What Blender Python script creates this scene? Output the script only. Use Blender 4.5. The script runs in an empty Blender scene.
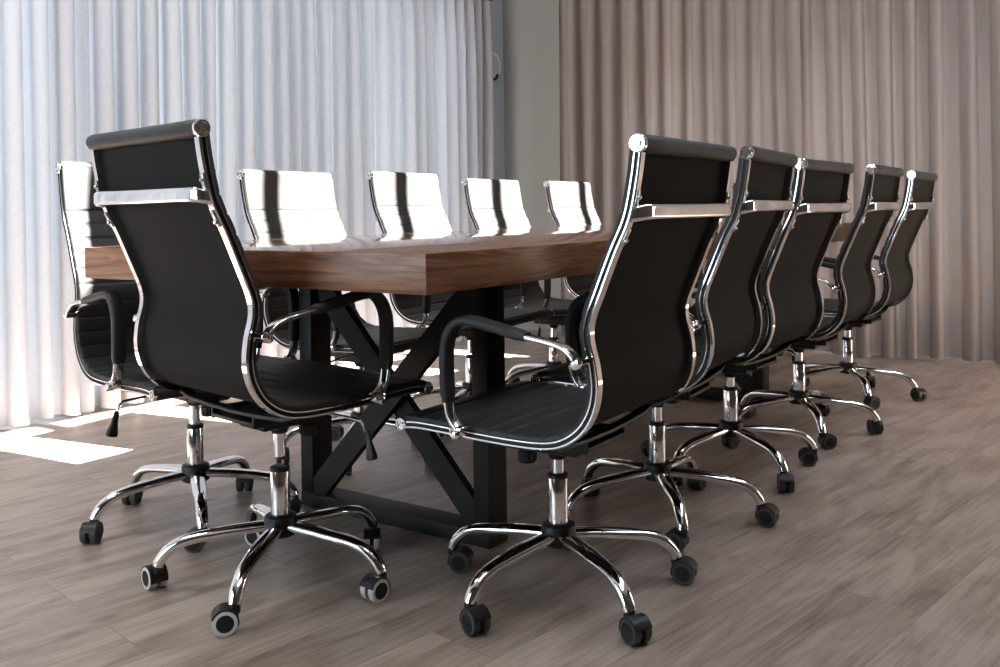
import bpy, bmesh, math, random
from mathutils import Vector, Matrix
random.seed(7)
C = bpy.context.scene.collection
PI = math.pi

# ------------------------------------------------------------------ materials
def new_mat(name):
    m = bpy.data.materials.new(name); m.use_nodes = True
    nt = m.node_tree
    b = nt.nodes['Principled BSDF']
    return m, nt, b

def simple(name, col, rough=.5, metal=0., spec=.5, coat=0., bump=0., bscale=200.):
    m, nt, b = new_mat(name)
    b.inputs['Base Color'].default_value = (*col, 1)
    b.inputs['Roughness'].default_value = rough
    b.inputs['Metallic'].default_value = metal
    b.inputs['Specular IOR Level'].default_value = spec
    b.inputs['Coat Weight'].default_value = coat
    if bump:
        tc = nt.nodes.new('ShaderNodeTexCoord'); n = nt.nodes.new('ShaderNodeTexNoise')
        n.inputs['Scale'].default_value = bscale; n.inputs['Detail'].default_value = 3
        bp = nt.nodes.new('ShaderNodeBump'); bp.inputs['Strength'].default_value = bump
        bp.inputs['Distance'].default_value = .001
        nt.links.new(tc.outputs['Object'], n.inputs['Vector'])
        nt.links.new(n.outputs['Fac'], bp.inputs['Height'])
        nt.links.new(bp.outputs['Normal'], b.inputs['Normal'])
    return m

def node(nt, typ, **kw):
    n = nt.nodes.new(typ)
    for k, v in kw.items():
        if k in n.inputs: n.inputs[k].default_value = v
        else: setattr(n, k, v)
    return n

def ramp(nt, stops):
    r = nt.nodes.new('ShaderNodeValToRGB')
    while len(r.color_ramp.elements) < len(stops): r.color_ramp.elements.new(.5)
    for e, (p, c) in zip(r.color_ramp.elements, stops):
        e.position = p; e.color = (*c, 1)
    return r

def wood(name, along, cols, rough, coat=0., scale=1.):
    """walnut with the grain running along axis 0 (x) or 1 (y)"""
    m, nt, b = new_mat(name)
    tc = node(nt, 'ShaderNodeTexCoord'); mp = node(nt, 'ShaderNodeMapping')
    st = [5.5, 5.5, 11.]; st[along] = .9
    mp.inputs['Scale'].default_value = [s * scale for s in st]
    nt.links.new(tc.outputs['Object'], mp.inputs['Vector'])
    n1 = node(nt, 'ShaderNodeTexNoise', Scale=1.6, Detail=5., Roughness=.6, Distortion=1.2)
    nt.links.new(mp.outputs['Vector'], n1.inputs['Vector'])
    mul = node(nt, 'ShaderNodeMath', operation='MULTIPLY'); mul.inputs[1].default_value = 5.
    nt.links.new(n1.outputs['Fac'], mul.inputs[0])
    fr = node(nt, 'ShaderNodeMath', operation='PINGPONG'); fr.inputs[1].default_value = .5
    nt.links.new(mul.outputs[0], fr.inputs[0])
    mp2 = node(nt, 'ShaderNodeMapping')
    st2 = [120., 120., 160.]; st2[along] = 4.
    mp2.inputs['Scale'].default_value = st2
    nt.links.new(tc.outputs['Object'], mp2.inputs['Vector'])
    n2 = node(nt, 'ShaderNodeTexNoise', Scale=1., Detail=4., Roughness=.7)
    nt.links.new(mp2.outputs['Vector'], n2.inputs['Vector'])
    mx = node(nt, 'ShaderNodeMath', operation='MULTIPLY_ADD'); mx.inputs[1].default_value = .55
    nt.links.new(n2.outputs['Fac'], mx.inputs[0]); nt.links.new(fr.outputs[0], mx.inputs[2])
    r = ramp(nt, [(.2, cols[0]), (.5, cols[1]), (.8, cols[2])])
    nt.links.new(mx.outputs[0], r.inputs['Fac'])
    nt.links.new(r.outputs['Color'], b.inputs['Base Color'])
    b.inputs['Roughness'].default_value = rough
    b.inputs['Coat Weight'].default_value = coat
    b.inputs['Coat Roughness'].default_value = .07
    return m

def floor_mat():
    m, nt, b = new_mat('grey_wood_vinyl')
    tc = node(nt, 'ShaderNodeTexCoord')
    rot = node(nt, 'ShaderNodeMapping'); rot.inputs['Rotation'].default_value = (0, 0, math.radians(-80.8))
    nt.links.new(tc.outputs['Object'], rot.inputs['Vector'])
    br = node(nt, 'ShaderNodeTexBrick', Scale=1.)
    br.inputs['Color1'].default_value = (0, 0, 0, 1); br.inputs['Color2'].default_value = (1, 1, 1, 1)
    br.inputs['Mortar'].default_value = (.5, .5, .5, 1)
    br.inputs['Mortar Size'].default_value = .0007; br.inputs['Mortar Smooth'].default_value = .3
    br.inputs['Brick Width'].default_value = 1.22; br.inputs['Row Height'].default_value = .18
    br.offset = .37
    nt.links.new(rot.outputs['Vector'], br.inputs['Vector'])
    # per plank shift of the grain
    sep = node(nt, 'ShaderNodeSeparateColor'); nt.links.new(br.outputs['Color'], sep.inputs[0])
    off = node(nt, 'ShaderNodeCombineXYZ')
    k = node(nt, 'ShaderNodeMath', operation='MULTIPLY'); k.inputs[1].default_value = 17.
    nt.links.new(sep.outputs[0], k.inputs[0]); nt.links.new(k.outputs[0], off.inputs[0]); nt.links.new(k.outputs[0], off.inputs[1])
    add = node(nt, 'ShaderNodeVectorMath', operation='ADD')
    nt.links.new(rot.outputs['Vector'], add.inputs[0]); nt.links.new(off.outputs[0], add.inputs[1])
    m1 = node(nt, 'ShaderNodeMapping'); m1.inputs['Scale'].default_value = (1.9, 8., 1)
    nt.links.new(add.outputs[0], m1.inputs['Vector'])
    n1 = node(nt, 'ShaderNodeTexNoise', Scale=1.3, Detail=6., Roughness=.62, Distortion=.8)
    nt.links.new(m1.outputs['Vector'], n1.inputs['Vector'])
    m2 = node(nt, 'ShaderNodeMapping'); m2.inputs['Scale'].default_value = (3.2, 95., 1)
    nt.links.new(add.outputs[0], m2.inputs['Vector'])
    n2 = node(nt, 'ShaderNodeTexNoise', Scale=1., Detail=4., Roughness=.7, Distortion=.3)
    nt.links.new(m2.outputs['Vector'], n2.inputs['Vector'])
    m3 = node(nt, 'ShaderNodeMapping'); m3.inputs['Scale'].default_value = (2.2, 5., 1)
    nt.links.new(add.outputs[0], m3.inputs['Vector'])
    kn = node(nt, 'ShaderNodeTexVoronoi', Scale=1.4); nt.links.new(m3.outputs['Vector'], kn.inputs['Vector'])
    knr = node(nt, 'ShaderNodeMapRange'); knr.inputs['From Min'].default_value = .03; knr.inputs['From Max'].default_value = .14
    knr.inputs['To Min'].default_value = -.22; knr.inputs['To Max'].default_value = 0.
    nt.links.new(kn.outputs['Distance'], knr.inputs['Value'])
    a = node(nt, 'ShaderNodeMath', operation='MULTIPLY_ADD'); a.inputs[1].default_value = .66
    nt.links.new(n2.outputs['Fac'], a.inputs[0]); nt.links.new(n1.outputs['Fac'], a.inputs[2])
    a1 = node(nt, 'ShaderNodeMath', operation='MULTIPLY_ADD'); a1.inputs[1].default_value = .07
    nt.links.new(sep.outputs[0], a1.inputs[0]); nt.links.new(a.outputs[0], a1.inputs[2])
    a2 = node(nt, 'ShaderNodeMath', operation='ADD'); nt.links.new(a1.outputs[0], a2.inputs[0]); nt.links.new(knr.outputs[0], a2.inputs[1])
    r = ramp(nt, [(.52, (.092, .063, .049)), (.70, (.200, .149, .122)), (.82, (.275, .213, .178)), (1.0, (.385, .315, .270))])
    nt.links.new(a2.outputs[0], r.inputs['Fac'])
    seam = node(nt, 'ShaderNodeMix', data_type='RGBA'); seam.inputs[0].default_value = 0
    nt.links.new(br.outputs['Fac'], seam.inputs[0]); nt.links.new(r.outputs['Color'], seam.inputs[6])
    seam.inputs[7].default_value = (.105, .085, .071, 1)
    nt.links.new(seam.outputs[2], b.inputs['Base Color'])
    b.inputs['Roughness'].default_value = .34
    b.inputs['Specular IOR Level'].default_value = .55
    bp = node(nt, 'ShaderNodeBump', Strength=.25, Distance=.0015)
    nt.links.new(a.outputs[0], bp.inputs['Height']); nt.links.new(bp.outputs['Normal'], b.inputs['Normal'])
    return m

def curtain_mat(name, col, trans):
    m = bpy.data.materials.new(name); m.use_nodes = True
    nt = m.node_tree; nt.nodes.clear()
    out = node(nt, 'ShaderNodeOutputMaterial')
    tc = node(nt, 'ShaderNodeTexCoord')
    w1 = node(nt, 'ShaderNodeMapping'); w1.inputs['Scale'].default_value = (60, 60, 700)
    w2 = node(nt, 'ShaderNodeMapping'); w2.inputs['Scale'].default_value = (500, 500, 40)
    n1 = node(nt, 'ShaderNodeTexNoise', Scale=1., Detail=2.); n2 = node(nt, 'ShaderNodeTexNoise', Scale=1., Detail=2.)
    for w, n in ((w1, n1), (w2, n2)):
        nt.links.new(tc.outputs['Object'], w.inputs['Vector']); nt.links.new(w.outputs['Vector'], n.inputs['Vector'])
    s = node(nt, 'ShaderNodeMath', operation='ADD'); nt.links.new(n1.outputs['Fac'], s.inputs[0]); nt.links.new(n2.outputs['Fac'], s.inputs[1])
    r = ramp(nt, [(.3, tuple(.80 * c for c in col)), (.7, col)])
    h = node(nt, 'ShaderNodeMath', operation='MULTIPLY'); h.inputs[1].default_value = .5
    nt.links.new(s.outputs[0], h.inputs[0]); nt.links.new(h.outputs[0], r.inputs['Fac'])
    d = node(nt, 'ShaderNodeBsdfDiffuse'); t = node(nt, 'ShaderNodeBsdfTranslucent')
    nt.links.new(r.outputs['Color'], d.inputs['Color']); nt.links.new(r.outputs['Color'], t.inputs['Color'])
    mx = node(nt, 'ShaderNodeMixShader'); mx.inputs[0].default_value = trans
    nt.links.new(d.outputs[0], mx.inputs[1]); nt.links.new(t.outputs[0], mx.inputs[2])
    nt.links.new(mx.outputs[0], out.inputs['Surface'])
    return m

def brick_mat():
    m, nt, b = new_mat('brown_brick')
    tc = node(nt, 'ShaderNodeTexCoord'); mp = node(nt, 'ShaderNodeMapping')
    mp.inputs['Rotation'].default_value = (PI / 2, 0, 0)
    nt.links.new(tc.outputs['Object'], mp.inputs['Vector'])
    br = node(nt, 'ShaderNodeTexBrick', Scale=4.)
    br.inputs['Color1'].default_value = (.40, .20, .12, 1); br.inputs['Color2'].default_value = (.30, .15, .10, 1)
    br.inputs['Mortar'].default_value = (.35, .30, .26, 1)
    nt.links.new(mp.outputs['Vector'], br.inputs['Vector'])
    nt.links.new(br.outputs['Color'], b.inputs['Base Color']); b.inputs['Roughness'].default_value = .9
    return m

M = {}
M['chrome'] = simple('polished_chrome', (.86, .86, .87), .07, 1.)
M['steel'] = simple('brushed_steel', (.55, .54, .52), .25, 1.)
M['vinyl'] = simple('black_leather', (.028, .028, .029), .52, 0, .32, 0, .25, 350.)
M['fabric'] = simple('black_fabric_backing', (.0125, .0115, .0107), .85, 0, .2, 0, .5, 900.)
M['plastic'] = simple('black_plastic', (.011, .011, .0115), .45, 0, .35)
M['rubber_dark'] = simple('dark_grey_tyre', (.045, .044, .043), .55)
M['rubber_pale'] = simple('pale_grey_tyre', (.62, .61, .58), .5)
M['black_steel'] = simple('black_coated_steel', (.013, .0135, .013), .55, 0, .3)
W_COLS = ((.100, .038, .018), (.220, .094, .045), (.320, .152, .080))
M['walnut_long'] = wood('walnut_grain_lengthwise', 1, W_COLS, .42)
M['walnut_cross'] = wood('walnut_grain_crosswise', 0, W_COLS, .42)
M['walnut_top'] = wood('lacquered_walnut_top', 1, W_COLS, .25, 1.)
M['floor'] = floor_mat()
M['curtain_pale'] = curtain_mat('pale_linen', (.66, .65, .67), .25)
M['curtain_far'] = curtain_mat('grey_brown_linen', (.49, .430, .405), .32)
M['wall_grey'] = simple('grey_wall_paint', (.37, .365, .345), .75, 0, .3, 0, .1, 120.)
M['wall_blue'] = simple('blue_grey_wall_paint', (.46, .53, .57), .7, 0, .3, 0, .1, 120.)  # cool window light on the left wall strip, put into the wall colour
M['wall_dark'] = simple('warm_grey_wall_paint', (.075, .058, .048), .8, 0, .3)
M['ceiling'] = simple('white_ceiling_paint', (.62, .61, .60), .8, 0, .3)
M['track'] = simple('dark_curtain_track', (.10, .095, .09), .5)
M['frame_alu'] = simple('grey_window_frame', (.20, .20, .21), .4, .6)
M['white_plastic'] = simple('white_plastic', (.75, .75, .74), .35)
M['brick'] = brick_mat()

def glass_mat():
    m = bpy.data.materials.new('window_glass'); m.use_nodes = True
    nt = m.node_tree; nt.nodes.clear()
    out = node(nt, 'ShaderNodeOutputMaterial'); t = node(nt, 'ShaderNodeBsdfTransparent'); g = node(nt, 'ShaderNodeBsdfGlossy')
    t.inputs['Color'].default_value = (.93, .96, .95, 1); g.inputs['Roughness'].default_value = .02
    mx = node(nt, 'ShaderNodeMixShader'); mx.inputs[0].default_value = .06
    nt.links.new(t.outputs[0], mx.inputs[1]); nt.links.new(g.outputs[0], mx.inputs[2]); nt.links.new(mx.outputs[0], out.inputs['Surface'])
    return m
M['glass'] = glass_mat()

# ------------------------------------------------------------------ mesh helpers
def link(name, me, parent=None):
    o = bpy.data.objects.new(name, me); C.objects.link(o)
    if parent: o.parent = parent
    return o

def finish(name, bm, mats, parent=None, angle=35, smooth=True):
    bmesh.ops.remove_doubles(bm, verts=bm.verts, dist=1e-6)
    bmesh.ops.recalc_face_normals(bm, faces=bm.faces)
    me = bpy.data.meshes.new(name); bm.to_mesh(me); bm.free()
    for m in (mats if isinstance(mats, (list, tuple)) else [mats]): me.materials.append(m)
    if smooth:
        me.shade_smooth(); me.set_sharp_from_angle(angle=math.radians(angle))
    return link(name, me, parent)

def add_box(bm, x0, x1, y0, y1, z0, z1, bevel=0., mat=0, M4=None, seg=2):
    r = bmesh.ops.create_cube(bm, size=1.)
    vs = r['verts']
    for v in vs:
        v.co = Vector(((x0 + x1) / 2 + v.co.x * (x1 - x0), (y0 + y1) / 2 + v.co.y * (y1 - y0), (z0 + z1) / 2 + v.co.z * (z1 - z0)))
    fs = {f for v in vs for f in v.link_faces}
    if bevel:
        es = {e for v in vs for e in v.link_edges}
        rr = bmesh.ops.bevel(bm, geom=list(es), offset=bevel, segments=seg, affect='EDGES', profile=.5)
        vs = list({v for f in rr['faces'] for v in f.verts} | {v for v in vs if v.is_valid})
        fs = {f for v in vs for f in v.link_faces}
    if M4 is not None:
        for v in vs: v.co = M4 @ v.co
    for f in fs: f.material_index = mat
    return vs

def add_lathe(bm, prof, M4=Matrix(), seg=24, mats=None, caps=True):
    """prof: (r, h) pairs revolved about local z; mats: index per segment"""
    rings = []
    for r, h in prof:
        if r < 1e-6: rings.append([bm.verts.new(M4 @ Vector((0, 0, h)))])
        else: rings.append([bm.verts.new(M4 @ Vector((r * math.cos(2 * PI * k / seg), r * math.sin(2 * PI * k / seg), h))) for k in range(seg)])
    for i in range(len(rings) - 1):
        a, b = rings[i], rings[i + 1]
        for k in range(seg):
            k2 = (k + 1) % seg
            if len(a) == 1 and len(b) == 1: continue
            if len(a) == 1: f = bm.faces.new((a[0], b[k], b[k2]))
            elif len(b) == 1: f = bm.faces.new((a[k], b[0], a[k2]))
            else: f = bm.faces.new((a[k], b[k], b[k2], a[k2]))
            if mats: f.material_index = mats[i]
    if caps:
        for r_, flip in ((rings[0], 0), (rings[-1], 1)):
            if len(r_) > 2:
                f = bm.faces.new(r_)
                if mats: f.material_index = mats[0 if not flip else -1]

def catmull(pts, n=8):
    out = []
    P = [Vector(p) for p in pts]
    P = [P[0] * 2 - P[1]] + P + [P[-1] * 2 - P[-2]]
    for i in range(1, len(P) - 2):
        for k in range(n):
            t = k / n
            a, b, c, d = P[i - 1], P[i], P[i + 1], P[i + 2]
            out.append(.5 * ((2 * b) + (c - a) * t + (2 * a - 5 * b + 4 * c - d) * t * t + (3 * b - a - 3 * c + d) * t ** 3))
    out.append(P[-2])
    return out

def tangents(P):
    T = []
    for i in range(len(P)):
        t = P[min(i + 1, len(P) - 1)] - P[max(i - 1, 0)]
        T.append(t.normalized())
    return T

def add_sweep(bm, P, side, sect, segmat=None, caps=True):
    """sweep closed cross-section along planar path P (Vectors); side = constant vector normal to the plane.
    sect: list of (lateral, normal) or function of parameter 0..1; normal = side x tangent"""
    T = tangents(P); rings = []
    side = Vector(side)
    for i, (p, t) in enumerate(zip(P, T)):
        n = side.cross(t).normalized()
        s = sect(i / (len(P) - 1)) if callable(sect) else sect
        rings.append([bm.verts.new(p + side * a + n * b) for a, b in s])
    m = len(rings[0])
    for i in range(len(rings) - 1):
        for k in range(m):
            f = bm.faces.new((rings[i][k], rings[i][(k + 1) % m], rings[i + 1][(k + 1) % m], rings[i + 1][k]))
            if segmat: f.material_index = segmat[k]
    if caps:
        bm.faces.new(rings[0]); bm.faces.new(list(reversed(rings[-1])))

def rrect(w, h, r, n=3):
    pts = []
    for cx, cy, a0 in ((w / 2 - r, h / 2 - r, 0), (-w / 2 + r, h / 2 - r, 90), (-w / 2 + r, -h / 2 + r, 180), (w / 2 - r, -h / 2 + r, 270)):
        for k in range(n + 1):
            a = math.radians(a0 + 90 * k / n)
            pts.append((cx + r * math.cos(a), cy + r * math.sin(a)))
    return pts

def ellipse(a, b, n=14):
    return [(a * math.cos(2 * PI * k / n), b * math.sin(2 * PI * k / n)) for k in range(n)]

def add_tube(bm, pts, r, n=10):
    """round tube through arbitrary 3-D points"""
    P = [Vector(p) for p in pts]; T = tangents(P); rings = []
    ref = Vector((0, 0, 1)) if abs(T[0].z) < .9 else Vector((1, 0, 0))
    for p, t in zip(P, T):
        a = t.cross(ref)
        if a.length < 1e-4: a = t.cross(Vector((1, 0, 0)))
        a.normalize(); b = a.cross(t).normalized()
        rings.append([bm.verts.new(p + a * r * math.cos(2 * PI * k / n) + b * r * math.sin(2 * PI * k / n)) for k in range(n)])
    for i in range(len(rings) - 1):
        for k in range(n): bm.faces.new((rings[i][k], rings[i][(k + 1) % n], rings[i + 1][(k + 1) % n], rings[i + 1][k]))
    bm.faces.new(rings[0]); bm.faces.new(list(reversed(rings[-1])))

RX = lambda d: Matrix.Rotation(math.radians(d), 4, 'X')
RY = lambda d: Matrix.Rotation(math.radians(d), 4, 'Y')
RZ = lambda d: Matrix.Rotation(math.radians(d), 4, 'Z')
TR = lambda *v: Matrix.Translation(Vector(v))

def thing(name, label, cat, loc=(0, 0, 0), rz=0., group=None):
    o = bpy.data.objects.new(name, None); C.objects.link(o)
    o.empty_display_size = .1
    o.location = loc; o.rotation_euler = (0, 0, rz)
    o['label'] = label; o['category'] = cat
    if group: o['group'] = group
    return o

def tag(o, label, cat, group=None):
    o['label'] = label; o['category'] = cat
    if group: o['group'] = group
    return o

def struct(o):
    o['kind'] = 'structure'
    return o

# ------------------------------------------------------------------ office chair
# side profile of the chrome rails (x forward, z up), front roll to head roll, seat at its lowest height
PROFILE = [(.267, .402), (.225, .406), (.15, .404), (.06, .400), (-.04, .398), (-.11, .402), (-.155, .417), (-.190, .445), (-.212, .482),
           (-.221, .525), (-.217, .572), (-.205, .622), (-.209, .662), (-.233, .722), (-.264, .795), (-.295, .862), (-.312, .935), (-.322, 1.003)]
HALF = .240

def make_chair(name):
    """returns (root, lifted parts, base parts); every part is a child of the root, sub-parts below"""
    root = bpy.data.objects.new(name, None); C.objects.link(root); root.empty_display_size = .1
    up, base = [], []
    P = [Vector((p.x, 0, p.y)) for p in catmull([(x, z) for x, z in PROFILE], 10)]
    # ---- side rails
    rail = [(-.0095, -.0085), (.0075, -.0085), (.0098, -.0062), (.0098, -.0038), (.0056, -.0038), (.0056, .0046), (.0092, .0046), (.0092, .0075), (-.0095, .0075)]
    rmat = [0, 0, 0, 1, 1, 1, 0, 0, 0]
    for sgn in (1, -1):
        bm = bmesh.new()
        Q = [p + Vector((0, sgn * HALF, 0)) for p in P]
        sec = [(sgn * a, b) for a, b in rail]
        if sgn < 0: sec = sec[::-1]
        # face between consecutive points: recompute material by reversed order
        mm = rmat if sgn > 0 else [rmat[(len(rail) - 2 - k) % len(rail)] for k in range(len(rail))]
        add_sweep(bm, Q, (0, 1, 0), sec, mm)
        o = finish('side_rail', bm, [M['chrome'], M['plastic']], root); o['label'] = 'chrome side rail with a black groove'
        up.append(o)
    # ---- sling: seat and backrest
    T = tangents(P); N = [Vector((0, 1, 0)).cross(t).normalized() for t in T]
    S = [0.]
    for i in range(1, len(P)): S.append(S[-1] + (P[i] - P[i - 1]).length)
    tot = S[-1]
    split = min(range(len(P)), key=lambda i: abs(P[i].x + .172) + (0 if P[i].z < .5 else 9))
    def at_s(s):
        s = max(0., min(tot, s))
        for i in range(1, len(S)):
            if S[i] >= s:
                t = (s - S[i - 1]) / max(1e-9, S[i] - S[i - 1])
                return P[i - 1].lerp(P[i], t), N[i - 1].lerp(N[i], t).normalized()
        return P[-1], N[-1]
    # welts: every 46 mm from the front of the seat up to the head panel
    zs = S[min(range(len(P)), key=lambda i: abs(P[i].z - .868) + (9 if P[i].x > -.2 else 0))]
    welts = [zs - .046 * k for k in range(40) if zs - .046 * k > .03]
    def sling(nm, s0, s1):
        bm = bmesh.new()
        n = int((s1 - s0) / .0030); cols = [-1, -.985, -.95, -.5, 0, .5, .95, .985, 1]
        R = []
        for i in range(n + 1):
            s = s0 + (s1 - s0) * i / n
            p, nn = at_s(s)
            d = min([abs(s - w) for w in welts] + [1])
            puff = .0180 - .0030 * math.exp(-(d / .0030) ** 2) + .0007 * min(1, d / .02)
            fr, bk = [], []
            for c in cols:
                e = abs(c)
                h = puff + .002 - (.0030 if e == 1 else .0008 if e > .98 else 0)
                fr.append(bm.verts.new(p + nn * h + Vector((0, c * .2450, 0))))
                bk.append(bm.verts.new(p + nn * .0078 + Vector((0, c * .2450, 0))))
            R.append(fr + bk[::-1])
        m = len(R[0])
        for i in range(n):
            for k in range(m):
                f = bm.faces.new((R[i][k], R[i][(k + 1) % m], R[i + 1][(k + 1) % m], R[i + 1][k]))
                f.material_index = 1 if len(cols) <= k < m - 1 else 0
        bm.faces.new(R[0]); bm.faces.new(list(reversed(R[-1])))
        o = finish(nm, bm, [M['vinyl'], M['fabric']], root, 60)
        up.append(o)
        return o
    sling('seat', .004, S[split]); sling('backrest', S[split] + .0004, tot - .004)
    # ---- padded rolls with chrome end discs
    def roll(nm, cx, cz, r):
        bm = bmesh.new()
        prof = [(r * .55, -.2465), (r * .9, -.2455), (r, -.241), (r * .985, -.15), (r * .965, 0), (r * .985, .15), (r, .241), (r * .9, .2455), (r * .55, .2465)]
        add_lathe(bm, prof, TR(cx, 0, cz) @ RX(90), 28)
        o = finish(nm, bm, M['vinyl'], root); up.append(o)
        for sgn in (1, -1):
            b2 = bmesh.new()
            q = r * .97
            add_lathe(b2, [(q, -.003), (q, .004), (q * .90, .006), (q * .70, .006), (q * .66, .003), (q * .36, .003), (q * .34, .0065), (q * .16, .0065), (q * .14, .004), (0, .004)],
                      TR(cx, sgn * .246, cz) @ RX(-90 * sgn), 26)
            e = finish('end_disc', b2, M['chrome'], o); e['label'] = 'round chrome end disc'
    roll('head_roll', -.321, 1.0035, .0188)
    roll('front_roll', .270, .404, .0150)
    # ---- back handle and its fixing plates
    bm = bmesh.new()
    hz = .866
    px = -.296
    path = catmull([(px - .006, -.238), (px - .020, -.232), (px - .029, -.205), (px - .030, -.12), (px - .030, 0), (px - .030, .12), (px - .029, .205), (px - .020, .232), (px - .006, .238)], 6)
    add_sweep(bm, [Vector((p.x, p.y, hz + (p.x - px) * -.25)) for p in path], (0, 0, 1), rrect(.032, .018, .0085, 5))
    hd = finish('back_handle', bm, M['chrome'], root, 50); hd['label'] = 'chrome grab bar across the back'; up.append(hd)
    for sgn in (1, -1):
        for dz in (.036, -.036):
            b2 = bmesh.new()
            i = min(range(len(P)), key=lambda i: abs(P[i].z - hz - dz) + (9 if P[i].x > -.2 else 0))
            p, t, nn = P[i], T[i], N[i]
            R3 = Matrix((t, Vector((0, 1, 0)), nn)).transposed().to_4x4()
            add_box(b2, -.019, .019, -.0065, .0065, -.0125, -.0075, .0022, 0, TR(p.x, sgn * HALF, p.z) @ R3)
            add_lathe(b2, [(.0052, .0), (.0052, .0035), (.003, .0055), (0, .0055)], TR(p.x, sgn * HALF, p.z) @ R3 @ TR(.006 if dz > 0 else -.006, 0, -.0115) @ RX(180), 12)
            finish('fixing_plate', b2, M['steel'], hd)
    # ---- arm rests
    arm = [(-.196, .578), (-.184, .594), (-.165, .607), (-.135, .615), (-.08, .6235), (0, .639), (.05, .648), (.082, .6475), (.103, .634), (.117, .610), (.1235, .580), (.1235, .52), (.119, .46), (.110, .435), (.094, .416)]
    A = [Vector((p.x, 0, p.y)) for p in catmull(arm, 8)]
    ys = .269
    for sgn in (1, -1):
        bm = bmesh.new()
        add_sweep(bm, [p + Vector((0, sgn * ys, 0)) for p in A], (0, 1, 0), rrect(.028, .0105, .004, 3))
        # peg to the back rail and foot to the seat rail
        add_lathe(bm, [(.0075, -.004), (.0085, 0), (.0085, .030), (.0105, .032), (.0105, .044), (.006, .047)], TR(-.203, sgn * .240, .581) @ RX(-90 * sgn), 16)
        add_lathe(bm, [(.0105, -.016), (.0105, .014), (.0065, .017), (0, .017)], TR(-.196, sgn * ys, .578) @ RX(-90 * sgn), 16)
        add_lathe(bm, [(.008, 0), (.0085, .03), (.0105, .032), (.0105, .05), (.006, .053)], TR(.092, sgn * .240, .408) @ RX(-90 * sgn), 16)
        add_box(bm, .078, .112, sgn * ys - .013, sgn * ys + .013, .404, .424, .005)
        a = finish('arm_rest', bm, M['chrome'], root, 45); a['label'] = 'chrome arm loop with a black sleeve'; up.append(a)
        b2 = bmesh.new()
        i0 = min(range(len(A)), key=lambda i: (A[i] - Vector((-.078, 0, .6235))).length); i1 = min(range(len(A)), key=lambda i: (A[i] - Vector((.1205, 0, .475))).length)
        sub = [p + Vector((0, sgn * ys, 0)) for p in A[i0:i1 + 1]]
        def sec(t): 
            e = .86 if (t < .02 or t > .98) else 1.
            return rrect(.0375 * e, .0205 * e, .0075 * e, 3)
        add_sweep(b2, sub, (0, 1, 0), sec)
        finish('arm_sleeve', b2, M['vinyl'], a, 50)
    # ---- under-seat cross bars, tilt box, knob, lever
    for cx, cz in ((.100, .388), (-.105, .386)):
        bm = bmesh.new()
        add_sweep(bm, [Vector(v) for v in ((cx, -.232, cz + .010), (cx, -.20, cz), (cx, -.1, cz - .006), (cx, 0, cz - .008), (cx, .1, cz - .006), (cx, .20, cz), (cx, .232, cz + .010))], (1, 0, 0), rrect(.030, .010, .004, 2))
        o = finish('cross_bar', bm, M['plastic'], root); up.append(o)
    bm = bmesh.new()
    add_box(bm, -.130, .130, -.090, .090, .353, .363, .003)
    add_box(bm, -.080, .112, -.055, .055, .326, .376, .009)
    add_box(bm, -.128, .128, -.092, -.085, .349, .377, .002); add_box(bm, -.128, .128, .085, .092, .349, .377, .002)
    add_lathe(bm, [(.0185, .306), (.021, .312), (.030, .330)], Matrix(), 20)
    tm = finish('tilt_mechanism', bm, M['plastic'], root); up.append(tm)
    bm = bmesh.new()
    add_lathe(bm, [(0, .292), (.019, .292), (.0215, .296), (.0215, .318), (.019, .321), (.024, .323), (.024, .330)], TR(.083, 0, -.006), 20)
    for k in range(14):
        a = 2 * PI * k / 14
        add_lathe(bm, [(.0016, .297), (.0016, .317)], TR(.083 + .0215 * math.cos(a), .0215 * math.sin(a), -.006), 6)
    finish('tension_knob', bm, M['plastic'], tm)
    bm = bmesh.new()
    add_tube(bm, catmull([(.03, -.045, .362), (.045, -.13, .362), (.055, -.228, .360), (.058, -.246, .352), (.060, -.254, .334)], 5), .0035, 8)
    lv = finish('lever', bm, M['steel'], root); up.append(lv)
    bm = bmesh.new()
    add_lathe(bm, [(.0045, .068), (.0075, .064), (.0090, .04), (.0165, .010), (.0155, .002), (.008, 0), (0, 0)], TR(.064, -.272, .272) @ RX(-14), 16)
    for v in bm.verts: v.co.x = .064 + (v.co.x - .064) * .65
    finish('lever_grip', bm, M['plastic'], lv)
    # ---- gas spring
    bm = bmesh.new()
    add_lathe(bm, [(.0145, .250), (.0145, .33)], Matrix(), 20)
    ps = finish('piston', bm, M['chrome'], root); up.append(ps)
    bm = bmesh.new()
    add_lathe(bm, [(.0232, .150), (.0232, .266), (.0225, .268)], Matrix(), 28)
    gs = finish('gas_column', bm, M['chrome'], root); base.append(gs)
    bm = bmesh.new()
    add_lathe(bm, [(.0236, .262), (.0236, .2705), (.020, .273), (.0148, .273)], Matrix(), 28)
    finish('collar', bm, M['plastic'], gs)
    # ---- star base
    bm = bmesh.new()
    add_lathe(bm, [(0, .108), (.034, .108), (.039, .112), (.0400, .120), (.0400, .146), (.038, .154), (.030, .159), (.024, .159)], Matrix(), 30)
    hb = finish('hub', bm, M['plastic'], root); base.append(hb)
    lp = [Vector((p.x, 0, p.y)) for p in catmull([(.030, .131), (.09, .128), (.15, .122), (.20, .115), (.236, .105), (.262, .088), (.277, .069), (.282, .057)], 5)]
    def leg_sec(t):
        w = .0200 + .0030 * math.sin(min(1, t * 2.2) * PI) - .0055 * t
        h = .0125 + .001 * t
        return ellipse(w, h, 16)
    for k in range(5):
        bm = bmesh.new()
        add_sweep(bm, [p.copy() for p in lp], (0, 1, 0), leg_sec)
        l = finish('leg', bm, M['chrome'], root, 50); l.rotation_euler.z = 2 * PI * k / 5; l['label'] = 'curved chrome leg of the star base'
        base.append(l)
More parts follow.
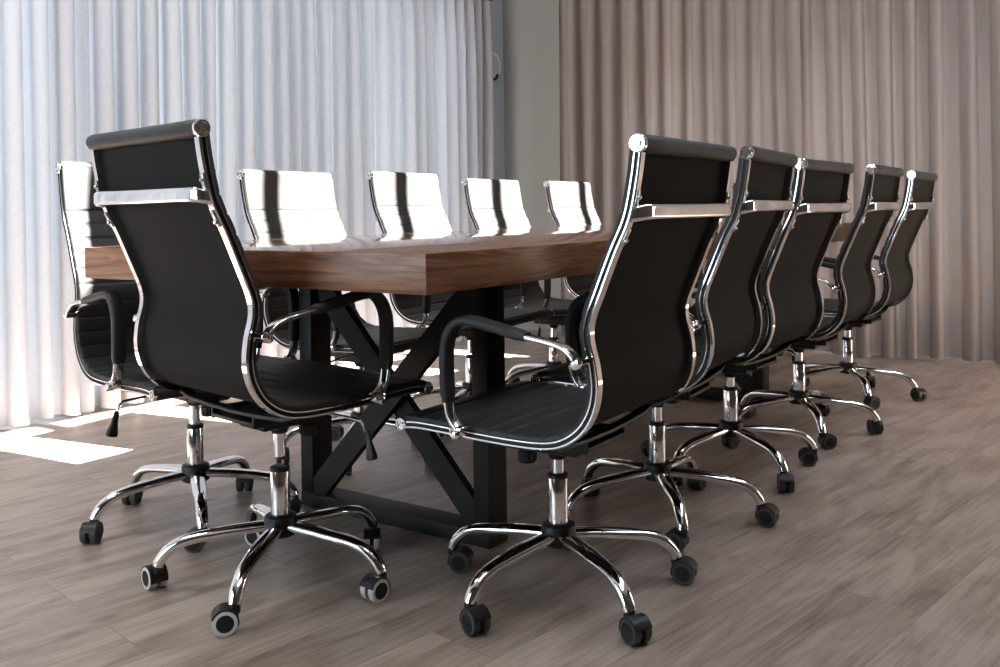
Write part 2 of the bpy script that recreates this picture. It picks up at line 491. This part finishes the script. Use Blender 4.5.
    for k in range(5):
        bm = bmesh.new()
        # hood: fork neck and a curved guard over the two wheels
        add_lathe(bm, [(.0115, .040), (.0125, .044), (.0125, .058), (.010, .063)], Matrix(), 18)
        R = 26; wv = .021
        ring = []
        for j in range(R + 1):
            a = math.radians(-15 + 175 * j / R)
            cy, cz = -.020 + .029 * math.cos(a), .0265 + .029 * math.sin(a)
            iy, iz = -.020 + .0255 * math.cos(a), .0265 + .0255 * math.sin(a)
            ring.append([bm.verts.new(v) for v in ((-wv, cy, cz), (wv, cy, cz), (wv, iy, iz), (-wv, iy, iz))])
        for j in range(R):
            for q in range(4): bm.faces.new((ring[j][q], ring[j][(q + 1) % 4], ring[j + 1][(q + 1) % 4], ring[j + 1][q]))
        bm.faces.new(ring[0]); bm.faces.new(ring[-1][::-1])
        add_box(bm, -.005, .005, -.040, .006, .016, .050, .003)
        cs = finish('caster', bm, M['plastic'], root); base.append(cs)
        for sgn in (1, -1):
            b2 = bmesh.new()
            r = .0265
            add_lathe(b2, [(r * .55, 0), (r * .96, 0), (r, .002), (r, .014), (r * .96, .0158), (r * .70, .0165), (r * .66, .0150), (r * .3, .0158), (0, .0158)],
                      TR(sgn * .0055, -.020, r) @ RY(90 * sgn), 26, [1, 1, 1, 1, 1, 0, 0, 0])
            finish('wheel', b2, [M['plastic'], M['rubber_dark']], cs)
    return root, up, base

PROTO_SWIVEL = [0] * 5
def place(root, u, v, face_deg, lift, phase_deg, swivels):
    """set out a chair: face_deg = world direction it faces, lift = gas spring extension, phase = star base angle, swivels = caster headings"""
    fa = math.radians(face_deg)
    root.location = (-u + .011 * math.cos(fa), v + .011 * math.sin(fa), 0); root.rotation_euler = (0, 0, math.radians(face_deg))
    li = ci = 0
    for ch in root.children:
        n = ch.name.split('.')[0]
        if n in ('hub', 'gas_column'): continue
        if n == 'leg':
            ch.rotation_euler.z = math.radians(phase_deg - face_deg + 72 * li); li += 1
        elif n == 'caster':
            a = math.radians(phase_deg - face_deg + 72 * ci)
            ch.location = (.282 * math.cos(a), .282 * math.sin(a), 0)
            ch.rotation_euler.z = math.radians(swivels[ci] - face_deg); ci += 1
        else: ch.location = (0 if n in ('piston', 'tilt_mechanism', 'lever') else -.011, 0, lift)

def copy_tree(o, parent=None):
    c = o.copy(); C.objects.link(c)
    if parent: c.parent = parent
    for ch in list(o.children): copy_tree(ch, c)
    return c

proto, _, _ = make_chair('office_chair')
GROUP = 'high-back chairs around the conference table'
CHAIRS = [
    # u, v, facing (world deg), lift, base phase (angle from U toward L), label
    ('near', -.124, .326, 180.9, .000, 64.3, 'black office chair nearest the viewer in the right row, its seat and arm in view'),
    ('near', -.094, .922, 185., .009, 16., 'second nearest black chair in the right row, narrow back turned to the viewer'),
    ('near', -.084, 1.518, 178.6, .000, 71., 'black chair in the middle of the right row, seen from behind'),
    ('near', -.120, 2.155, 181.1, .002, 21.0, 'fourth black chair of the right row, last but one toward the brown curtain'),
    ('near', -.107, 2.928, 180.1, .000, 23., 'farthest black chair of the right row, beside the brown curtain'),
    ('end', .486, .012, 81.6, .047, 26., 'black chair at the near table end with back to the viewer, pale caster rings'),
    ('far', 1.052, .204, -9.5, .022, -2., 'chair behind the near left table corner, its pale lit back half in shadow'),
    ('far', 1.12, .970, 6., .018, 22., 'broad sunlit chair back with one shadow stripe, second from left on the pale curtain side'),
    ('far', 1.12, 1.640, 5., .030, 40., 'sunlit chair back with one shadow stripe, middle of the pale curtain side'),
    ('far', 1.10, 2.275, 4., .012, 8., 'small sunlit chair back with a central shadow stripe, fourth on the pale curtain side'),
    ('far', 1.08, 2.975, 3., .012, 33., 'smallest sunlit chair back, farthest on the pale curtain side before the grey wall'),
    ('end', .530, 3.470, 268., .000, 50., 'dark chair at the far table end, mostly hidden behind the right row'),
]
SW = {0: [0, 110, 71, 65, 100], 5: [100, -102, -38, -7, 40], 6: [30, 35, -50, 0, 35]}
for i, (kind, u, v, fd, lift, ph, lab) in enumerate(CHAIRS):
    o = proto if i == 0 else copy_tree(proto)
    tag(o, lab, 'chair', GROUP)
    rnd = random.Random(i)
    sw = SW.get(i) or [rnd.uniform(0, 360) for _ in range(5)]
    place(o, u, v, fd, lift, 180 - ph, sw)
    if i == 5:      # this chair rolls on wheels with pale grey tyres
        pale = None
        for ch in o.children:
            if ch.name.split('.')[0] == 'caster':
                for w in ch.children:
                    if pale is None or True:
                        w.data = w.data.copy(); w.data.materials[1] = M['rubber_pale']
                        w['label'] = 'caster wheel with a pale grey tyre'

# ------------------------------------------------------------------ conference table
TU0, TU1, TV0, TV1 = -.075, 1.103, -.0966, 3.30
TZ, TH = .7970, .0823
table = thing('conference_table', 'long walnut conference table with thick top on black steel X-brace frames', 'table', (-(TU0 + TU1) / 2, (TV0 + TV1) / 2, 0))
hx, hy = (TU1 - TU0) / 2, (TV1 - TV0) / 2
bm = bmesh.new()
add_box(bm, -hx, hx, -hy, hy, TZ - TH, TZ, .0022, 0, None, 2)
bm.normal_update()
for f in bm.faces: f.material_index = 1 if abs(f.normal.y) > .8 else 2 if f.normal.z > .5 else 0
finish('table_top', bm, [M['walnut_long'], M['walnut_cross'], M['walnut_top']], table)
FU0, FU1 = .172 - .5 * (TU0 + TU1), .868 - .5 * (TU0 + TU1)      # frame extents in u about the table centre
def end_frame(vc):
    y0 = vc - (TV0 + TV1) / 2
    zt = TZ - TH
    w, d = .050, .084
    xa, xb = -FU1, -FU0
    fr = bpy.data.objects.new('end_frame', None); C.objects.link(fr); fr.parent = table; fr.empty_display_size = .1
    for nm, za, zb in (('floor_rail', .001, .042), ('top_rail', zt - .042, zt - .0005)):
        b2 = bmesh.new(); add_box(b2, xa, xb, y0, y0 + .088, za, zb, .003); finish(nm, b2, M['black_steel'], fr)
    for x0 in (xa, xb - w):
        b2 = bmesh.new(); add_box(b2, x0, x0 + w, y0 + .002, y0 + .002 + d, .042, zt - .042, .003); finish('post', b2, M['black_steel'], fr)
    for sgn in (1, -1):
        b2 = bmesh.new()
        xl, xr = xa + w, xb - w
        za, zb = .042, zt - .042
        p0 = Vector((xl if sgn > 0 else xr, 0, za)); p1 = Vector((xr if sgn > 0 else xl, 0, zb))
        t = (p1 - p0).normalized(); n = Vector((-t.z, 0, t.x)); hw = .033
        yy = y0 + (.004 if sgn > 0 else .0305)
        # clip the bar square to the rails so it dies into the corners
        poly = []
        a, b = p0 + n * hw, p1 + n * hw; c, dd = p1 - n * hw, p0 - n * hw
        def hit(p, z): return p + t * ((z - p.z) / t.z)
        def hitx(p, x): return p + t * ((x - p.x) / t.x)
        up_, lo = (n, -n) if n.z > 0 else (-n, n)
        e_up = p0 + up_ * hw; e_lo = p0 + lo * hw
        poly = [hitx(e_up, p0.x), hit(e_up, zb), Vector((p1.x, 0, zb)), hitx(e_lo, p1.x), hit(e_lo, za), Vector((p0.x, 0, za))]
        f0 = [b2.verts.new((p.x, yy, p.z)) for p in poly]; f1 = [b2.verts.new((p.x, yy + .025, p.z)) for p in poly]
        b2.faces.new(f0); b2.faces.new(f1[::-1])
        for k in range(6): b2.faces.new((f0[k], f0[(k + 1) % 6], f1[(k + 1) % 6], f1[k]))
        finish('brace', b2, M['black_steel'], fr, smooth=False)
    return fr
end_frame(.447); end_frame(2.545)
bm = bmesh.new()
mid = -((.118 + .868) / 2 - .5 * (TU0 + TU1))
add_box(bm, mid - .04, mid + .04, .535 - (TV0 + TV1) / 2, 2.545 - (TV0 + TV1) / 2, TZ - TH - .042, TZ - TH - .0005, .003)
finish('long_beam', bm, M['black_steel'], table)

# ------------------------------------------------------------------ room shell
CEIL = 3.60
TRACK_TOP = 2.46
def wallpts(a, b, outward, t, z0, z1, holes=()):
    """vertical wall from a to b (u,v) with thickness t toward outward; holes = (s0,s1,z0,z1) in metres along it"""
    bm = bmesh.new()
    A = Vector((-a[0], a[1], 0)); B = Vector((-b[0], b[1], 0)); d = (B - A).normalized(); Ln = (B - A).length
    nrm = Vector((-d.y, d.x, 0)) * outward
    R = Matrix((d, nrm, Vector((0, 0, 1)))).transposed().to_4x4()
    M4 = Matrix.Translation(A) @ R
    xs = sorted({0, Ln} | {h[0] for h in holes} | {h[1] for h in holes})
    for x0, x1 in zip(xs, xs[1:]):
        hs = [h for h in holes if h[0] <= x0 + 1e-6 and h[1] >= x1 - 1e-6]
        if not hs: add_box(bm, x0, x1, 0, t, z0, z1, 0, 0, M4)
        else:
            zc = z0
            for h in sorted(hs, key=lambda h: h[2]):
                if h[2] > zc: add_box(bm, x0, x1, 0, t, zc, h[2], 0, 0, M4)
                zc = h[3]
            if zc < z1: add_box(bm, x0, x1, 0, t, zc, z1, 0, 0, M4)
    return bm, M4

def window(n, M4, s0, s1, z0, z1, t, nx):
    bm = bmesh.new(); fw = .05
    y0, y1 = t * .45, t * .75
    for x in [s0 + (s1 - s0) * k / nx for k in range(nx + 1)]:
        xa = min(max(x - fw / 2, s0), s1 - fw); add_box(bm, xa, xa + fw, y0, y1, z0, z1, 0, 0, M4)
    for z in (z0, z1 - fw): add_box(bm, s0, s1, y0, y1, z, z + fw, 0, 0, M4)
    o = struct(finish('window_%d' % n, bm, M['frame_alu'], None, smooth=False))
    bm = bmesh.new(); add_box(bm, s0 + .01, s1 - .01, (y0 + y1) / 2 - .003, (y0 + y1) / 2 + .003, z0 + .01, z1 - .01, 0, 0, M4)
    p = finish('pane', bm, M['glass'], o, smooth=False)
    return o

# corner and wall lines in (u, v)
L0, L1 = (2.895, -3.0), (2.680, 4.21)           # left wall
F1 = (-3.2, 4.74)                                # far wall runs L1 -> F1
N0 = (-3.2, -3.0)
bm = bmesh.new(); add_box(bm, -3.4, 3.7, -3.5, 5.2, -.08, 0); struct(finish('floor', bm, M['floor'], smooth=False))
# left wall, windows behind the pale curtain
hl = [(.35, 6.70, .06, 2.34)]
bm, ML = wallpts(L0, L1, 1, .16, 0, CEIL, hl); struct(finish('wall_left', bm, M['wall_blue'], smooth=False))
for i, h in enumerate(hl): window(1 + i, ML, *h[:2], h[2], h[3], .16, 5)
# far wall, window behind the grey-brown curtain
hf = [(1.05, 2.95, .10, 2.18), (3.25, 5.2, .10, 2.18)]
bm, MF = wallpts(L1, F1, 1, .16, 0, CEIL, hf); struct(finish('wall_far', bm, M['wall_grey'], smooth=False))
for i, h in enumerate(hf): window(2 + i, MF, *h[:2], h[2], h[3], .16, 3)
hr = [(6.5, 7.4, .10, 2.20)]
bm, MR = wallpts(N0, F1, -1, .16, 0, CEIL, hr); struct(finish('wall_right', bm, M['wall_dark'], smooth=False))
window(5, MR, *hr[0], .16, 3)
hn = [(.15, 2.5, .30, 2.40)]
bm, MN = wallpts(L0, N0, -1, .16, 0, CEIL, hn); struct(finish('wall_near', bm, M['wall_dark'], smooth=False))
window(6, MN, *hn[0], .16, 4)

# unseen ceiling; its roof opening is added, cut so the bars throw the stripes
SK_U0, SK_U1 = -1.78, -.99
SHIFT = .550
openings = [(-.90 + SHIFT, .065 + SHIFT), (.43 + SHIFT, .765 + SHIFT), (.85 + SHIFT, 1.50 + SHIFT), (1.585 + SHIFT, 2.20 + SHIFT), (2.285 + SHIFT, 3.03 + SHIFT), (3.11 + SHIFT, 3.38 + SHIFT)]
bm = bmesh.new()
add_box(bm, -3.4, -SK_U1, -3.5, 5.2, CEIL, CEIL + .03); add_box(bm, -SK_U0, 3.7, -3.5, 5.2, CEIL, CEIL + .03)
prev = -3.5
for a, b in openings + [(5.2, 5.2)]:
    add_box(bm, -SK_U1, -SK_U0, prev, a, CEIL, CEIL + .03); prev = b
struct(finish('ceiling', bm, M['ceiling'], smooth=False))

# brick boundary wall standing outside the far window
bm = bmesh.new(); add_box(bm, -3.2, 4.2, 6.1, 6.35, -.08, 3.2)
o = finish('garden_wall', bm, M['brick'], smooth=False); struct(o)
bm = bmesh.new(); add_box(bm, -6.5, -3.4, -3.5, 6.1, -.10, -.02); struct(finish('ground', bm, simple('pale_paving', (.42, .40, .37), .8), smooth=False))

# ------------------------------------------------------------------ curtains
def curtain(name, a, b, z0, z1, period, amp, mat, seed, label, fold=-.13, flare=1.):
    rnd = random.Random(seed)
    A = Vector((-a[0], a[1], 0)); B = Vector((-b[0], b[1], 0)); d = (B - A).normalized(); Ln = (B - A).length
    nrm = Vector((-d.y, d.x, 0))
    nf = max(2, round(Ln / period)); per_w = fold * period
    knots = [0.]
    for k in range(nf): knots.append(knots[-1] + rnd.uniform(.86, 1.14))
    knots = [k / knots[-1] * Ln for k in knots]
    amps = [amp * rnd.uniform(.8, 1.2) for _ in range(nf + 1)]
    lean = [rnd.uniform(-.025, .025) for _ in range(nf + 1)]
    amps2 = [max(.25, rnd.gauss(1, .3)) for _ in range(nf + 1)]
    per = 20; rows = 18
    bm = bmesh.new(); G = []
    for j in range(rows + 1):
        h = j / rows; z = z1 + (z0 - z1) * h
        row = []
        for k in range(nf):
            for q in range(per + (1 if k == nf - 1 else 0)):
                t = q / per
                s = knots[k] + (knots[k + 1] - knots[k]) * t
                am = amps[k] * (1 - t) + amps[k + 1] * t
                a2 = amps2[k] * (1 - t) + amps2[k + 1] * t
                le = lean[k] * (1 - t) + lean[k + 1] * t
                g = (1 - h) + h * a2
                ph = 2 * PI * t
                off = am * g * (math.sin(ph) + .22 * math.sin(2 * ph + .6)) * (.72 + .28 * min(1, h * 6)) * (1 + (flare - 1) * h)
                ss = s + le * h + per_w * g * math.sin(2 * ph)
                hem = .006 * math.sin(s * 7 + seed) * (1 if j == rows else 0)
                row.append(bm.verts.new(A + d * ss + nrm * off + Vector((0, 0, z + hem))))
        G.append(row)
    for j in range(rows):
        for k in range(len(G[0]) - 1):
            bm.faces.new((G[j][k], G[j][k + 1], G[j + 1][k + 1], G[j + 1][k]))
    o = finish(name, bm, mat, None, 80)
    tag(o, label, 'curtain')
    return o

def lerp(a, b, t): return (a[0] + (b[0] - a[0]) * t, a[1] + (b[1] - a[1]) * t)
cl = lambda v: (2.700 - (v - .5) * .0298, v)      # hanging line of the pale curtain
cf = lambda u: (u, 4.16 - u * .087)               # hanging line of the far curtain
curtain('curtain', cl(-2.7), (cl(.79)[0] - .05, .79), .012, 2.36, .108, .046, M['curtain_pale'], 3, 'pale pleated curtain at the left edge, its hem in bright sun', flare=1.25)
curtain('curtain', cl(.765), cl(3.90), .012, 2.36, .112, .048, M['curtain_pale'], 11, 'pale pleated window curtain behind the sunlit chair backs')
curtain('curtain', cf(2.06), (.42, cf(.42)[1] - .15), .012, 2.314, .150, .060, M['curtain_far'], 5, 'grey-brown pleated curtain beside the grey wall corner', -.11)
curtain('curtain', cf(.54), cf(-2.9), .012, 2.314, .142, .060, M['curtain_far'], 8, 'brown pleated curtain at the right, behind the last chairs', -.11)
def track(a, b, z, label):
    bm = bmesh.new()
    A = Vector((-a[0], a[1], 0)); B = Vector((-b[0], b[1], 0)); d = (B - A).normalized(); n = Vector((-d.y, d.x, 0))
    M4 = Matrix.Translation(A) @ Matrix((d, n, Vector((0, 0, 1)))).transposed().to_4x4()
    add_box(bm, 0, (B - A).length, -.025, .025, z, TRACK_TOP, .003, 0, M4)
    tag(finish('curtain_track', bm, M['track']), label, 'curtain track')
track(cl(-2.7), cl(3.93), 2.365, 'dark ceiling track carrying the pale curtains on the left')
track(cf(2.10), cf(-2.9), 2.320, 'dark ceiling track above the grey-brown curtain')

# white curved pull hanging on the wall strip beside the pale curtain
bm = bmesh.new()
hp = Vector((-2.660, 4.03, 0))
add_tube(bm, [hp + Vector(v) for v in catmull([(0, .0, 2.02), (.035, .015, 2.00), (.055, .02, 1.95), (.058, .02, 1.90), (.045, .015, 1.86)], 5)], .009, 8)
th = finish('curtain_hook', bm, M['white_plastic']); tag(th, 'white curved hook on the wall beside the pale curtain edge', 'hook')
bm = bmesh.new()
add_tube(bm, [hp + Vector(v) for v in ((.045, .015, 1.865), (.03, .012, 1.835), (.012, .006, 1.825))], .0105, 8)
o = finish('hook_tip', bm, M['plastic'], th); o['label'] = 'dark hook tip'

# ------------------------------------------------------------------ light
w = bpy.data.worlds.new('sky'); bpy.context.scene.world = w; w.use_nodes = True
bg = w.node_tree.nodes['Background']
bg.inputs['Color'].default_value = (.78, .87, 1.0, 1); bg.inputs['Strength'].default_value = 7.3
sun = bpy.data.lights.new('sun', 'SUN'); sun.energy = 120.; sun.angle = math.radians(.53); sun.color = (1., .95, .87)
so = bpy.data.objects.new('sun', sun); C.objects.link(so)
el = math.radians(44.5); az = Vector((-.98, -.20)).normalized()
so.rotation_euler = Vector((az.x * math.cos(el), az.y * math.cos(el), -math.sin(el))).to_track_quat('-Z', 'Y').to_euler()
so.location = (3, 1, 5)

for k, (u, v, e) in enumerate(((-.9, -1.0, 18.), (1.9, -.7, 48.))):  # added fill lamps under the unseen ceiling, to brighten the floor
    al = bpy.data.lights.new('ceiling_panel', 'AREA'); al.shape = 'RECTANGLE'; al.size = .6; al.size_y = 1.2; al.energy = e; al.color = (1., .93, .86)
    ao = bpy.data.objects.new('ceiling_panel', al); C.objects.link(ao); ao.location = (-u, v, CEIL - .01)

al = bpy.data.lights.new('window_light', 'AREA'); al.shape = 'RECTANGLE'; al.size = .9; al.size_y = 1.9; al.energy = 24.; al.color = (1., .68, .40); al.spread = math.radians(110)  # added warm lamp inside the right window, for the glow on the far floor
ao = bpy.data.objects.new('window_light', al); C.objects.link(ao); ao.location = (3.12, 3.7, 1.05); ao.rotation_euler = (math.radians(52), 0, PI / 2 + .25)

# ------------------------------------------------------------------ camera
F_PX, HOR, ROLL = 936.08, 210.21, .01426
cam = bpy.data.cameras.new('camera'); co = bpy.data.objects.new('camera', cam); C.objects.link(co)
fw = Vector((-math.sin(0), 0, 0))
yaw = .605734853
right = Vector((math.cos(yaw), math.sin(yaw), 0)); fwd = Vector((-math.sin(yaw), math.cos(yaw), 0)); upv = Vector((0, 0, 1))
cr, sr = math.cos(ROLL), math.sin(ROLL)
r2 = right * cr - upv * sr; u2 = right * sr + upv * cr
R = Matrix((r2, u2, -fwd)).transposed().to_4x4()
co.matrix_world = Matrix.Translation((1.24208, -1.52365, .88)) @ R
cam.sensor_width = 36.; cam.lens = F_PX * 36. / 1000.
cam.shift_y = -(333.5 - HOR) / 1000.
cam.clip_start = .05
sc = bpy.context.scene
sc.camera = co
vs = sc.view_settings
vs.view_transform = 'Standard'; vs.look = 'None'; vs.exposure = .25; vs.gamma = 1.; vs.use_curve_mapping = False
sc.cycles.max_bounces = 8; sc.cycles.diffuse_bounces = 5; sc.cycles.glossy_bounces = 5; sc.cycles.transparent_max_bounces = 12
sc.cycles.caustics_reflective = False; sc.cycles.caustics_refractive = False
sc.cycles.sample_clamp_indirect = 6.
